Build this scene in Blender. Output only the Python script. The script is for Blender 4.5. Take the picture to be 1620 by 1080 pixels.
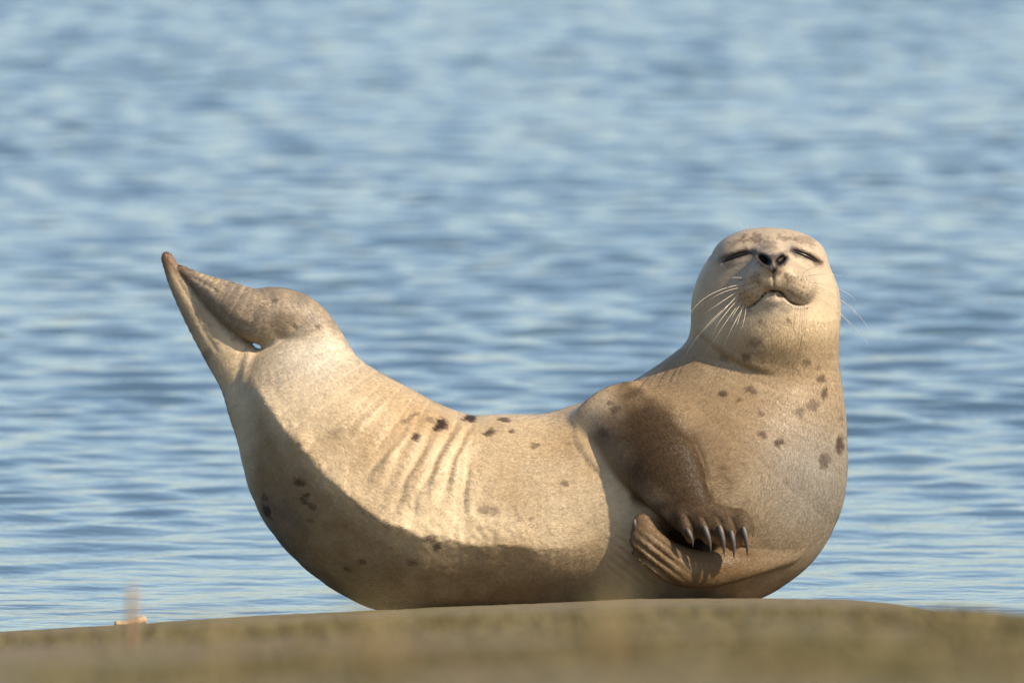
import bpy, math, random
import numpy as np
from mathutils import Vector

random.seed(7)
rng = np.random.default_rng(11)
scene = bpy.context.scene
for o in list(bpy.data.objects):
    bpy.data.objects.remove(o)

# ------------------------------------------------------------------ camera
THETA = math.radians(4.0)            # camera looks 4 degrees down
DIST = 18.0                          # metres from lens to the seal
ZC = 0.447                           # height of the aim point above the water
FWD = Vector((0, math.cos(THETA), -math.sin(THETA)))
UP = Vector((0, math.sin(THETA), math.cos(THETA)))
AIM = Vector((0, 0, ZC))
cam_data = bpy.data.cameras.new('camera')
cam = bpy.data.objects.new('camera', cam_data)
scene.collection.objects.link(cam)
cam.location = AIM - FWD * DIST
cam.rotation_euler = (math.pi / 2 - THETA, 0, 0)
cam_data.sensor_width = 36.0
cam_data.lens = 400.0
cam_data.clip_start = 0.1
cam_data.clip_end = 20000
cam_data.dof.use_dof = True
cam_data.dof.focus_distance = DIST - 0.10
cam_data.dof.aperture_fstop = 7.8
scene.camera = cam

# ------------------------------------------------------------------ sky and sun
SUN_EL = math.radians(40)
SUN_AZ = math.radians(61)            # to the right of the line from the seal to the camera
sun_dir = Vector((math.sin(SUN_AZ) * math.cos(SUN_EL), -math.cos(SUN_AZ) * math.cos(SUN_EL), math.sin(SUN_EL)))
world = bpy.data.worlds.new('World')
scene.world = world
world.use_nodes = True
wn = world.node_tree.nodes
sky = wn.new('ShaderNodeTexSky')
sky.sky_type = 'NISHITA'
sky.sun_disc = False
sky.sun_elevation = SUN_EL
sky.sun_rotation = math.atan2(sun_dir.x, sun_dir.y)
sky.air_density = 1.0
sky.dust_density = 1.2
sky.ozone_density = 1.0
wn["Background"].inputs[1].default_value = 0.125
world.node_tree.links.new(sky.outputs[0], wn['Background'].inputs[0])
sun = bpy.data.lights.new('sun', 'SUN')
sun.energy = 5.0
sun.angle = math.radians(0.53)
sun.color = (1.0, 0.85, 0.64)
sun_o = bpy.data.objects.new('sun', sun)
sun_o.rotation_euler = sun_dir.to_track_quat('Z', 'Y').to_euler()
scene.collection.objects.link(sun_o)
scene.view_settings.view_transform = 'Standard'
scene.view_settings.look = 'None'
scene.view_settings.exposure = 0.72
scene.view_settings.gamma = 1.0
scene.cycles.max_bounces = 6
scene.cycles.use_denoising = True

# ------------------------------------------------------------------ helpers
def link(o, parent=None, label=None, cat=None, group=None, kind=None):
    scene.collection.objects.link(o)
    if parent is not None: o.parent = parent
    if label: o['label'] = label
    if cat: o['category'] = cat
    if group: o['group'] = group
    if kind: o['kind'] = kind
    return o

def mesh_np(name, V, F, smooth=True):
    """V (n,3), F (m,k) arrays -> mesh"""
    me = bpy.data.meshes.new(name)
    V = np.asarray(V, np.float32); F = np.asarray(F, np.int32)
    m, k = F.shape
    me.vertices.add(len(V)); me.vertices.foreach_set('co', V.ravel())
    me.loops.add(m * k); me.loops.foreach_set('vertex_index', F.ravel())
    me.polygons.add(m); me.polygons.foreach_set('loop_start', np.arange(0, m * k, k, dtype=np.int32))
    me.update(calc_edges=True)
    me.polygons.foreach_set('use_smooth', np.full(m, smooth))
    return me

def new_mat(name):
    m = bpy.data.materials.new(name); m.use_nodes = True
    nt = m.node_tree
    return m, nt, nt.nodes, nt.links, nt.nodes['Principled BSDF']

def srgb(r, g, b):
    f = lambda c: ((c / 255 + 0.055) / 1.055) ** 2.4 if c > 10 else c / 255 / 12.92
    return (f(r), f(g), f(b))

def ss(a, b, x):
    t = np.clip((x - a) / (b - a), 0, 1)
    return t * t * (3 - 2 * t)

# smooth value noise in numpy (3-D lattice)
def vnoise(P, freq, seed=0):
    P = np.asarray(P, np.float64) * freq + 137.3
    I = np.floor(P).astype(np.int64); f = P - I
    f = f * f * (3 - 2 * f)
    def h(i, j, k):
        n = (i * 374761393 + j * 668265263 + k * 2147483647 + seed * 1274126177) & 0x7fffffff
        n = ((n ^ (n >> 13)) * 1274126177) & 0x7fffffff
        return ((n ^ (n >> 16)) & 0xffff) / 65535.0
    r = 0
    for a in (0, 1):
        for b in (0, 1):
            for c in (0, 1):
                wgt = (f[:, 0] if a else 1 - f[:, 0]) * (f[:, 1] if b else 1 - f[:, 1]) * (f[:, 2] if c else 1 - f[:, 2])
                r = r + wgt * h(I[:, 0] + a, I[:, 1] + b, I[:, 2] + c)
    return r * 2 - 1

# ------------------------------------------------------------------ water
def build_water():
    def coords(lo, hi, step, far_lo, far_hi):
        c = np.arange(lo, hi + 1e-6, step)
        def grow(sgn, start, far):
            out = []; s = step; x = start
            while abs(x) < abs(far):
                s *= 1.35; x += sgn * s; out.append(x)
            return np.array(out)
        a = grow(-1, lo, far_lo)[::-1] if far_lo is not None else np.array([])
        b = grow(1, hi, far_hi)
        return np.concatenate([a, c, b])
    xs = coords(-3.4, 3.4, 0.024, -3000, 3000)
    ys = coords(-0.4, 27.0, 0.021, None, 6000)
    X, Y = np.meshgrid(xs, ys)
    Z = np.zeros_like(X)
    r = np.random.default_rng(5)
    for i in range(80):
        lam = 0.09 * (0.42 / 0.09) ** r.random()
        ang = math.radians(90 + 14) + r.normal(0, 0.55)    # travel direction, mostly along the view
        k = 2 * math.pi / lam
        slope = 0.0148
        amp = slope / k
        Z += amp * np.sin(k * (X * math.cos(ang) + Y * math.sin(ang)) + r.random() * 6.28)
    fade = ss(5.5, 3.4, np.abs(X)) * ss(33, 26.5, Y)
    calm = 0.35 + 0.65 * ss(0.2, 3.0, Y)                    # small ripples near the bank
    gust = vnoise(np.stack([X.ravel() * 0.9, Y.ravel() * 0.35, 0 * X.ravel()], 1), 1.0, 31).reshape(X.shape)
    Z *= fade * calm * (1 + 0.3 * gust)                        # gusts roughen the water in patches
    ny, nx = X.shape
    idx = np.arange(ny * nx).reshape(ny, nx)
    F = np.stack([idx[:-1, :-1], idx[:-1, 1:], idx[1:, 1:], idx[1:, :-1]], -1).reshape(-1, 4)
    me = mesh_np('water', np.stack([X, Y, Z], -1).reshape(-1, 3), F)
    m, nt, N, L, b = new_mat('sea water')
    b.inputs['Base Color'].default_value = (0.04, 0.075, 0.105, 1)
    b.inputs['Roughness'].default_value = 0.06
    b.inputs['IOR'].default_value = 1.333
    tc = N.new('ShaderNodeTexCoord')
    mp = N.new('ShaderNodeMapping'); mp.inputs['Scale'].default_value = (9.0, 15.0, 1.0)
    mp.inputs['Rotation'].default_value = (0, 0, math.radians(12))
    L.new(tc.outputs['Object'], mp.inputs[0])
    n1 = N.new('ShaderNodeTexNoise'); n1.inputs['Scale'].default_value = 1.0; n1.inputs['Detail'].default_value = 3
    n1.inputs['Roughness'].default_value = 0.5
    L.new(mp.outputs[0], n1.inputs['Vector'])
    bp = N.new('ShaderNodeBump'); bp.inputs['Strength'].default_value = 0.6; bp.inputs['Distance'].default_value = 0.008
    L.new(n1.outputs['Fac'], bp.inputs['Height'])
    L.new(bp.outputs[0], b.inputs['Normal'])
    me.materials.append(m)
    o = bpy.data.objects.new('water', me)
    link(o, kind='structure')
build_water()

# ------------------------------------------------------------------ bank
CREST_U = np.array([-900, 0, 160, 240, 400, 575, 700, 900, 1000, 1200, 1330, 1400, 1480, 1550, 1620, 1700, 2600])
CREST_V = np.array([1010, 994, 985, 980, 969, 961, 955, 947, 942, 941, 943, 949, 964, 980, 988, 992, 1010])
def crest_z(x, y):
    v = np.interp(x * 1000 + 810, CREST_U, CREST_V)
    # height on the sight line of image row v at ground position y
    return ZC + (540 - v) / 1000 * UP.z + (-(y + 0.030)) * math.tan(THETA)
BANK_Y = -0.24
def ground_h(X, Y):
    P2 = np.stack([X, Y, np.zeros_like(X)], -1).reshape(-1, 3)
    n = lambda f, s: vnoise(P2, f, s).reshape(X.shape)
    yc = BANK_Y - 1.6 * ss(0.62, 0.85, X)         # to the right the bank edge runs nearer the camera
    zc = crest_z(X, yc)
    d = yc - Y                                    # metres in front of the crest
    front = zc + 0.0875 * np.clip(d, 0, 12) + 0.02 * np.clip(d - 12, 0, 60)
    front = front + (0.018 * n(1.1, 1) + 0.010 * n(3.1, 2)) * ss(1.0, 5.0, d) + 0.0035 * n(14, 3) * ss(0.1, 1.5, d)
    back = zc - 0.15 * np.clip(-d, 0, 3.0)
    z = np.where(d > 0, front, np.maximum(back, -0.8)) + 0.0012 * n(60, 4)
    return z
def build_ground():
    def grow(start, far, step):
        out = []; s = step; x = start
        while abs(x) < abs(far):
            s *= 1.4; x += math.copysign(s, far); out.append(x)
        return out
    xs = np.array(grow(-1.6, -3000, 0.02)[::-1] + list(np.arange(-1.6, 1.6001, 0.02)) + grow(1.6, 3000, 0.02))
    ys = np.array(grow(-14, -3000, 0.05)[::-1] + list(np.arange(-14, -2.0, 0.06)) + list(np.arange(-2.0, 0.6, 0.015)) + [0.8, 1.5, 3, 6, 10])
    X, Y = np.meshgrid(xs, ys)
    Z = ground_h(X, Y)
    ny, nx = X.shape
    idx = np.arange(ny * nx).reshape(ny, nx)
    F = np.stack([idx[:-1, :-1], idx[:-1, 1:], idx[1:, 1:], idx[1:, :-1]], -1).reshape(-1, 4)
    me = mesh_np('ground', np.stack([X, Y, Z], -1).reshape(-1, 3), F)
    m, nt, N, L, b = new_mat('muddy bank')
    tc = N.new('ShaderNodeTexCoord')
    n1 = N.new('ShaderNodeTexNoise'); n1.inputs['Scale'].default_value = 3.4; n1.inputs['Detail'].default_value = 6; n1.inputs['Roughness'].default_value = 0.6
    n2 = N.new('ShaderNodeTexNoise'); n2.inputs['Scale'].default_value = 45; n2.inputs['Detail'].default_value = 5
    for n in (n1, n2): L.new(tc.outputs['Object'], n.inputs['Vector'])
    r1 = N.new('ShaderNodeValToRGB')
    r1.color_ramp.elements[0].position = 0.36; r1.color_ramp.elements[0].color = (0.078, 0.074, 0.016, 1)
    r1.color_ramp.elements[1].position = 0.62; r1.color_ramp.elements[1].color = (0.13, 0.092, 0.053, 1)
    e = r1.color_ramp.elements.new(0.49); e.color = (0.122, 0.094, 0.034, 1)
    L.new(n1.outputs['Fac'], r1.inputs[0])
    mx = N.new('ShaderNodeMixRGB'); mx.blend_type = 'MULTIPLY'; mx.inputs[0].default_value = 0.6
    r2 = N.new('ShaderNodeValToRGB')
    r2.color_ramp.elements[0].position = 0.3; r2.color_ramp.elements[0].color = (0.55, 0.52, 0.5, 1)
    r2.color_ramp.elements[1].position = 0.7; r2.color_ramp.elements[1].color = (1.15, 1.1, 1.0, 1)
    L.new(n2.outputs['Fac'], r2.inputs[0])
    L.new(r1.outputs[0], mx.inputs[1]); L.new(r2.outputs[0], mx.inputs[2])
    L.new(mx.outputs[0], b.inputs['Base Color'])
    b.inputs['Roughness'].default_value = 0.85
    bp = N.new('ShaderNodeBump'); bp.inputs['Strength'].default_value = 0.6; bp.inputs['Distance'].default_value = 0.01
    L.new(n2.outputs['Fac'], bp.inputs['Height']); L.new(bp.outputs[0], b.inputs['Normal'])
    me.materials.append(m)
    link(bpy.data.objects.new('ground', me), kind='structure')
build_ground()
# ------------------------------------------------------------------ the seal: implicit surface
# Seal space in millimetres: u right, v down, w towards the viewer; one rigid transform takes it to the world.
def to_world(P):
    P = np.asarray(P, np.float64)
    r = np.array([1, 0, 0]); up = np.array(UP); f = np.array(FWD)
    return (np.array(AIM) + (P[:, :1] - 810) / 1000 * r + (540 - P[:, 1:2]) / 1000 * up - P[:, 2:3] / 1000 * f)

def spline(pts, n=6):
    """Catmull-Rom resample of rows (u,v,w,r)"""
    p = np.array(pts, np.float64)
    p = np.vstack([2 * p[0] - p[1], p, 2 * p[-1] - p[-2]])
    out = []
    for i in range(1, len(p) - 2):
        for t in np.arange(n) / n:
            a, b, c, d = p[i - 1], p[i], p[i + 1], p[i + 2]
            out.append(0.5 * (2 * b + (c - a) * t + (2 * a - 5 * b + 4 * c - d) * t * t + (3 * b - a - 3 * c + d) * t ** 3))
    out.append(p[-2])
    return np.array(out, np.float32)

def chain(P, C, sw=1.0):
    """distance to a chain of round cones; sw flattens it along w"""
    best = np.full(len(P), 1e9, np.float32)
    S = np.array([1, 1, 1 / sw], np.float32)
    Q = P * S
    for a, b in zip(C[:-1], C[1:]):
        pa = a[:3] * S; ba = (b[:3] - a[:3]) * S
        q = Q - pa
        t = np.clip((q @ ba) / max(float(ba @ ba), 1e-6), 0, 1)
        dv = q - t[:, None] * ba
        d = np.sqrt((dv * dv).sum(1)) - (a[3] + t * (b[3] - a[3]))
        np.minimum(best, d, out=best)
    return best * (0.5 + 0.5 * sw)

def ell(P, c, r, rot=0.0):
    q = P - np.array(c, np.float32)
    if rot:
        cs, sn = math.cos(rot), math.sin(rot)
        q = np.stack([q[:, 0] * cs + q[:, 1] * sn, -q[:, 0] * sn + q[:, 1] * cs, q[:, 2]], 1)
    r = np.array(r, np.float32)
    k0 = np.sqrt(((q / r) ** 2).sum(1)) + 1e-6
    k1 = np.sqrt(((q / r ** 2) ** 2).sum(1)) + 1e-9
    return k0 * (k0 - 1) / k1

def smin(a, b, k):
    h = np.clip(0.5 + 0.5 * (b - a) / k, 0, 1)
    return b + (a - b) * h - k * h * (1 - h)
def smax(a, b, k):
    return -smin(-a, -b, k)

def polydist(P, poly):
    """distance in the u,v plane to a polyline, with the parameter along it 0..1"""
    poly = np.array(poly, np.float32)
    best = np.full(len(P), 1e9, np.float32); par = np.zeros(len(P), np.float32)
    n = len(poly) - 1
    for i in range(n):
        a = poly[i]; ba = poly[i + 1] - a
        q = P[:, :2] - a
        t = np.clip((q @ ba) / max(float(ba @ ba), 1e-6), 0, 1)
        d = np.sqrt(((q - t[:, None] * ba) ** 2).sum(1))
        m = d < best
        best = np.where(m, d, best); par = np.where(m, (i + t) / n, par)
    return best, par

def polysmooth(poly, n=6):
    q = [(x, y, 0, 0) for x, y in poly]
    return spline(q, n)[:, :2]

TORSO = spline([(470, 625, 0, 92), (495, 665, 0, 118), (553, 742, 0, 158), (640, 800, 0, 170), (725, 815, 0, 160), (800, 815, 0, 160),
                (900, 815, 0, 163), (1000, 800, 0, 168), (1080, 785, 0, 178), (1145, 763, 0, 188), (1184, 695, 0, 156), (1206, 630, 0, 128), (1212, 560, 2, 112), (1211, 500, 6, 106)], 4)
SHOULDER = spline([(955, 738, 10, 92), (1005, 716, 18, 94), (1062, 690, 20, 102), (1130, 640, 10, 100)], 4)
HIND_A = spline([(265, 409, 14, 9.5), (284, 449, 10, 16), (318, 499, 4, 27), (353, 545, 0, 37), (388, 597, 0, 43), (425, 645, 0, 62), (470, 690, 0, 80)], 4)
HIND_B = spline([(287, 426, 16, 6), (316, 446, 18, 14), (350, 469, 20, 27), (400, 497, 20, 41), (438, 502, 12, 48), (474, 517, 4, 48), (492, 572, 0, 66), (505, 630, 0, 80)], 4)
FORE = spline([(985, 676, 76, 66), (1020, 708, 122, 67), (1050, 743, 155, 59), (1073, 782, 172, 45), (1095, 810, 186, 35), (1122, 822, 192, 30), (1157, 832, 192, 31)], 4)
LOW = spline([(1250, 872, 80, 10), (1222, 880, 100, 16), (1180, 888, 122, 23), (1120, 897, 150, 28), (1066, 889, 174, 31), (1024, 858, 194, 27), (1014, 824, 200, 14)], 4)
CLAWS = [((1083, 832), (1093, 861), 4.6), ((1110, 828), (1121, 869), 5.4), ((1134, 828), (1142, 876), 5.6), ((1152, 836), (1157, 880), 5.2), ((1171, 830), (1178, 876), 5.2)]
RIDGE = polysmooth([(396, 585), (415, 625), (445, 670), (478, 705), (530, 760), (580, 800), (620, 826), (680, 846), (740, 857), (860, 862), (965, 858)], 3)
FOLDS = [([(628, 612), (600, 640), (570, 668), (552, 685)], 1.6, 9), ([(693, 690), (665, 730), (647, 758), (636, 801)], 2.4, 8),
         ([(737, 655), (712, 700), (693, 733), (676, 800)], 3.0, 9), ([(757, 660), (733, 705), (719, 738), (710, 800)], 2.8, 8),
         ([(752, 715), (744, 750), (740, 790), (745, 838)], 1.6, 9), ([(628, 705), (600, 737), (581, 767)], 2.4, 9),
         ([(660, 660), (640, 690), (615, 725), (596, 770)], 2.0, 9), ([(690, 740), (668, 775), (658, 810)], 1.8, 7)]
FOLDS = [(polysmooth(p, 4), a, s) for p, a, s in FOLDS]
FOLDS += [(polysmooth([(905, 655), (910, 690), (928, 722), (957, 752), (990, 778)], 4), 1.2, 16),          # arm pit
          (polysmooth([(1098, 515), (1113, 531), (1147, 560), (1195, 583), (1240, 592)], 4), 2.4, 14)]      # neck fold
FOLDS += [(polysmooth([(392, 540), (388, 565), (381, 595), (374, 640)], 4), 3.2, 14)]                   # ankle
CREASES = [([(376, 452), (354, 470), (350, 490), (372, 508), (412, 521)], 1.4, 5),      # edge of the folded foot
           ([(268, 414), (290, 456), (322, 505), (348, 545)], 2.0, 4), ([(300, 480), (325, 525), (350, 565)], 1.6, 4),   # toes
           ([(300, 436), (330, 452), (350, 466)], 1.6, 3.5),
           ([(1098, 846), (1090, 826), (1078, 806)], 2.6, 3.2), ([(1124, 848), (1115, 828), (1104, 808)], 2.6, 3.2), ([(1145, 850), (1138, 828), (1128, 808)], 2.6, 3.2), ([(1163, 850), (1158, 830), (1150, 810)], 2.4, 3.2),
           ([(520, 520), (490, 535), (455, 536), (425, 522)], 2.5, 9)]
CREASES = [(polysmooth(p, 4), a, s) for p, a, s in CREASES]
MOUTH = polysmooth([(1171, 487), (1183, 486), (1196, 477), (1210, 463), (1223, 461), (1232, 463), (1241, 473), (1253, 481), (1270, 483), (1287, 476)], 4)
EYE_L = polysmooth([(1143, 414), (1157, 408), (1172, 403), (1187, 401)], 4)
EYE_R = polysmooth([(1248, 397), (1263, 401), (1279, 408), (1296, 418)], 4)
SEPTUM = polysmooth([(1219, 424), (1219.5, 436), (1220, 448), (1221, 459)], 3)

from concurrent.futures import ThreadPoolExecutor
POOL = ThreadPoolExecutor(4)
def sdf(P, detail=True, parts=False):
    """signed distance, evaluated in blocks on four threads"""
    P = np.asarray(P, np.float32)
    if len(P) <= 20000: return sdf_block(P, detail, parts)
    blocks = [P[s:s + 20000] for s in range(0, len(P), 20000)]
    R = list(POOL.map(lambda b: sdf_block(b, detail, parts), blocks))
    if parts: return {k: np.concatenate([r[k] for r in R]) for k in R[0]}
    return np.concatenate(R)

def within(P, box, fn, margin=55):
    """fn on the points near box (u0,v0,u1,v1), elsewhere simply far away"""
    m = (P[:, 0] > box[0] - margin) & (P[:, 0] < box[2] + margin) & (P[:, 1] > box[1] - margin) & (P[:, 1] < box[3] + margin)
    out = np.full(len(P), 120, np.float32)
    if m.any(): out[m] = fn(P[m])
    return out

def sdf_block(P, detail=True, parts=False):
    torso = within(P, (370, 380, 1340, 980), lambda Q: chain(Q, TORSO, 0.88))
    sh = within(P, (860, 535, 1235, 835), lambda Q: chain(Q, SHOULDER, 0.9))
    body = smin(torso, sh, 45)
    ha = within(P, (250, 395, 560, 775), lambda Q: chain(Q, HIND_A, 0.75))
    hb = within(P, (280, 415, 590, 715), lambda Q: chain(Q, HIND_B, 0.8))
    hind = smin(ha, hb, 1.5)
    body = smin(body, hind, 14)
    # the hollow between the two fore flippers
    body = smax(body, -within(P, (1030, 790, 1160, 910), lambda Q: ell(Q, (1088, 850, 190), (64, 25, 80), math.radians(33))), 10)
    def head_fn(Q):
        head = ell(Q, (1212, 480, 6), (110, 113, 108))
        head = smin(head, ell(Q, (1172, 404, 40), (38, 30, 44)), 30)
        head = smin(head, ell(Q, (1262, 404, 40), (40, 30, 44)), 30)
        head = smin(head, ell(Q, (1216, 398, 40), (46, 30, 40)), 30)
        head = smin(head, ell(Q, (1162, 474, 30), (42, 40, 36)), 25)      # cheeks
        head = smin(head, ell(Q, (1268, 468, 46), (42, 40, 40)), 25)
        muz = ell(Q, (1219, 423, 106), (33, 24, 66))
        muz = smin(muz, ell(Q, (1217, 406, 72), (22, 26, 42)), 18)
        muz = smin(muz, ell(Q, (1191, 455, 98), (31, 30, 52)), 18)
        muz = smin(muz, ell(Q, (1199, 438, 104), (26, 20, 54)), 12)
        muz = smin(muz, ell(Q, (1242, 438, 104), (28, 20, 54)), 12)
        muz = smin(muz, ell(Q, (1253, 455, 98), (37, 30, 52)), 18)
        muz = smin(muz, ell(Q, (1220, 446, 108), (30, 22, 52)), 14)
        chin = smin(ell(Q, (1224, 492, 90), (46, 20, 44)), ell(Q, (1224, 476, 98), (36, 18, 49)), 14)
        throat = ell(Q, (1218, 530, 50), (78, 58, 84))
        return smin(smin(head, smin(muz, chin, 12), 15), throat, 40)
    head = within(P, (1095, 360, 1330, 595), head_fn)
    body = smin(body, head, 40)
    def fore_fn(Q):
        fore = chain(Q, FORE, 0.5)
        def fingers(R):
            g = np.full(len(R), 120, np.float32)
            for (a, b, r) in CLAWS:
                f = chain(R, np.array([(a[0] - (b[0] - a[0]) * .3 - 3, a[1] - 16, 196, 11), (a[0] + 1, a[1] + 4, 200, 9.5), (a[0] * .45 + b[0] * .55, a[1] * .45 + b[1] * .55, 196, 6.5)], np.float32), 0.9)
                g = smin(g, f, 7)
            return g
        return smin(fore, within(Q, (1065, 805, 1190, 870), fingers, 20), 6)
    fore = within(P, (905, 610, 1200, 870), fore_fn, 25)
    low = within(P, (990, 800, 1310, 935), lambda Q: chain(Q, LOW, 0.55), 25)
    d = smin(body, fore, 5 + 36 * ss(700, 640, P[:, 1]))
    d = smin(d, low, 12)
    if detail:
        front = ss(0, 25, P[:, 2])
        def local(box, fn):
            nonlocal d
            u0, v0, u1, v1 = box
            m = (P[:, 0] > u0) & (P[:, 0] < u1) & (P[:, 1] > v0) & (P[:, 1] < v1) & (P[:, 2] > 0)
            if m.any():
                d[m] += fn(P[m]) * front[m]
        def ridge(Q):
            Q = Q.copy(); Q[:, 1] += 5 * vnoise(Q, 1 / 26, 61) + 2.5 * vnoise(Q, 1 / 9, 62)
            dist, t = polydist(Q, RIDGE)
            a = ss(0, 0.12, t) * ss(1.0, 0.86, t)
            dist = np.sqrt(dist * dist + 6)
            return -20 * a * np.exp(-dist / 45)
        local((300, 500, 1060, 960), ridge)
        for c, r, h in [((620, 827), 7, 4), ((478, 697), 11, 6), ((640, 832), 6, 3)]:
            local((c[0] - 40, c[1] - 40, c[0] + 40, c[1] + 40), lambda Q: -h * np.exp(-((Q[:, 0] - c[0]) ** 2 + (Q[:, 1] - c[1]) ** 2) / (2 * r * r)))
        local((455, 670, 500, 730), lambda Q: 5 * np.exp(-((Q[:, 0] - 474) ** 2 + (Q[:, 1] - 704) ** 2) / 18))
        def rolls(Q):
            ph = (Q[:, 0] - 700) * 0.90 + (Q[:, 1] - 730) * 0.42 + 4 * vnoise(Q, 1 / 60, 51)
            m = np.exp(-(((Q[:, 0] - 668) / 78) ** 2 + ((Q[:, 1] - 742) / 72) ** 2))
            return -1.2 * m * np.sin(ph / 29 * 2 * math.pi)
        local((470, 600, 860, 900), rolls)
        for poly, a, s in FOLDS:
            def fold(Q):
                dist, t = polydist(Q, poly)
                right = Q[:, 0] - np.interp(Q[:, 1], poly[:, 1], poly[:, 0])
                sd = np.sign(right) * dist
                e = ss(0, 0.3, t) * ss(1, 0.7, t)
                rise = ss(-8, 7, sd)
                return -2.0 * a * e * rise * np.exp(-np.clip(sd - 2, 0, None) / (1.7 * s))
            mg = max(30, 8 * s)
            local((poly[:, 0].min() - mg, poly[:, 1].min() - mg, poly[:, 0].max() + mg, poly[:, 1].max() + mg), fold)
        for poly, a, s in CREASES:
            def crease(Q):
                dist, t = polydist(Q, poly)
                return a * ss(0, 0.2, t) * ss(1, 0.8, t) * np.exp(-(dist / s) ** 2)
            local((poly[:, 0].min() - 30, poly[:, 1].min() - 30, poly[:, 0].max() + 30, poly[:, 1].max() + 30), crease)
        # wrinkles of the lower flipper
        def wr(Q):
            a = math.radians(38)
            s = (Q[:, 0] - 1030) * -math.sin(a) + (Q[:, 1] - 870) * math.cos(a)
            m = np.exp(-(((Q[:, 0] - 1025) / 42) ** 2 + ((Q[:, 1] - 885) / 32) ** 2))
            return 3.2 * m * np.sin(s / 12 * 2 * math.pi) * ss(90, 130, Q[:, 2])
        local((960, 820, 1150, 940), wr)
        # face
        def mouth(Q):
            dist, t = polydist(Q, MOUTH)
            lip = Q[:, 1]
            return 4.0 * ss(0, 0.25, t) * ss(1, 0.75, t) * np.exp(-(dist / 2.2) ** 2) * ss(60, 85, Q[:, 2])
        local((1155, 440, 1300, 505), mouth)
        local((1225, 458, 1240, 476), lambda Q: 5 * np.exp(-((Q[:, 0] - 1230) ** 2 / 40 + (Q[:, 1] - 467) ** 2 / 18)))
        for eye, th in ((EYE_L, 4.4), (EYE_R, 3.2)):
            def eyes(Q):
                dist, t = polydist(Q, eye)
                e = 0.35 + 0.65 * np.sin(np.pi * np.clip(t, 0, 1))
                return e * (6 * np.exp(-(dist / th) ** 2) - 2.4 * np.exp(-((dist - 9) / 5) ** 2))
            local((1125, 375, 1315, 440), eyes)
        local((1195, 415, 1245, 465), lambda Q: 1.8 * np.exp(-(polydist(Q, SEPTUM)[0] / 2.2) ** 2) * ss(100, 120, Q[:, 2]))
        for sgn, c in ((-1, (1207, 413)), (1, (1231, 413))):
            def nostril(Q):
                x = Q[:, 0] - c[0]; y = Q[:, 1] - c[1]
                a = sgn * 0.7
                xr = x * math.cos(a) - y * math.sin(a); yr = x * math.sin(a) + y * math.cos(a)
                e = (xr / 10) ** 2 + (yr / 4.8) ** 2
                return 16 * np.exp(-e ** 1.5) * ss(95, 115, Q[:, 2])
            local((1185, 395, 1255, 432), nostril)
        # ear dimple
        local((1115, 390, 1145, 420), lambda Q: 4 * np.exp(-((Q[:, 0] - 1130) ** 2 + (Q[:, 1] - 405) ** 2) / 30))
    if parts:
        return dict(d=d, torso=torso, ha=ha, hb=hb, head=head, fore=fore, low=low, body=body)
    return d

def grad(P, h=1.0, detail=True):
    # tetrahedron finite differences
    k = np.array([[1, -1, -1], [-1, -1, 1], [-1, 1, -1], [1, 1, 1]], np.float32)
    g = 0
    for kk in k:
        g = g + kk[None] * sdf(P + kk * h, detail)[:, None]
    return g / (4 * h)

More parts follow.
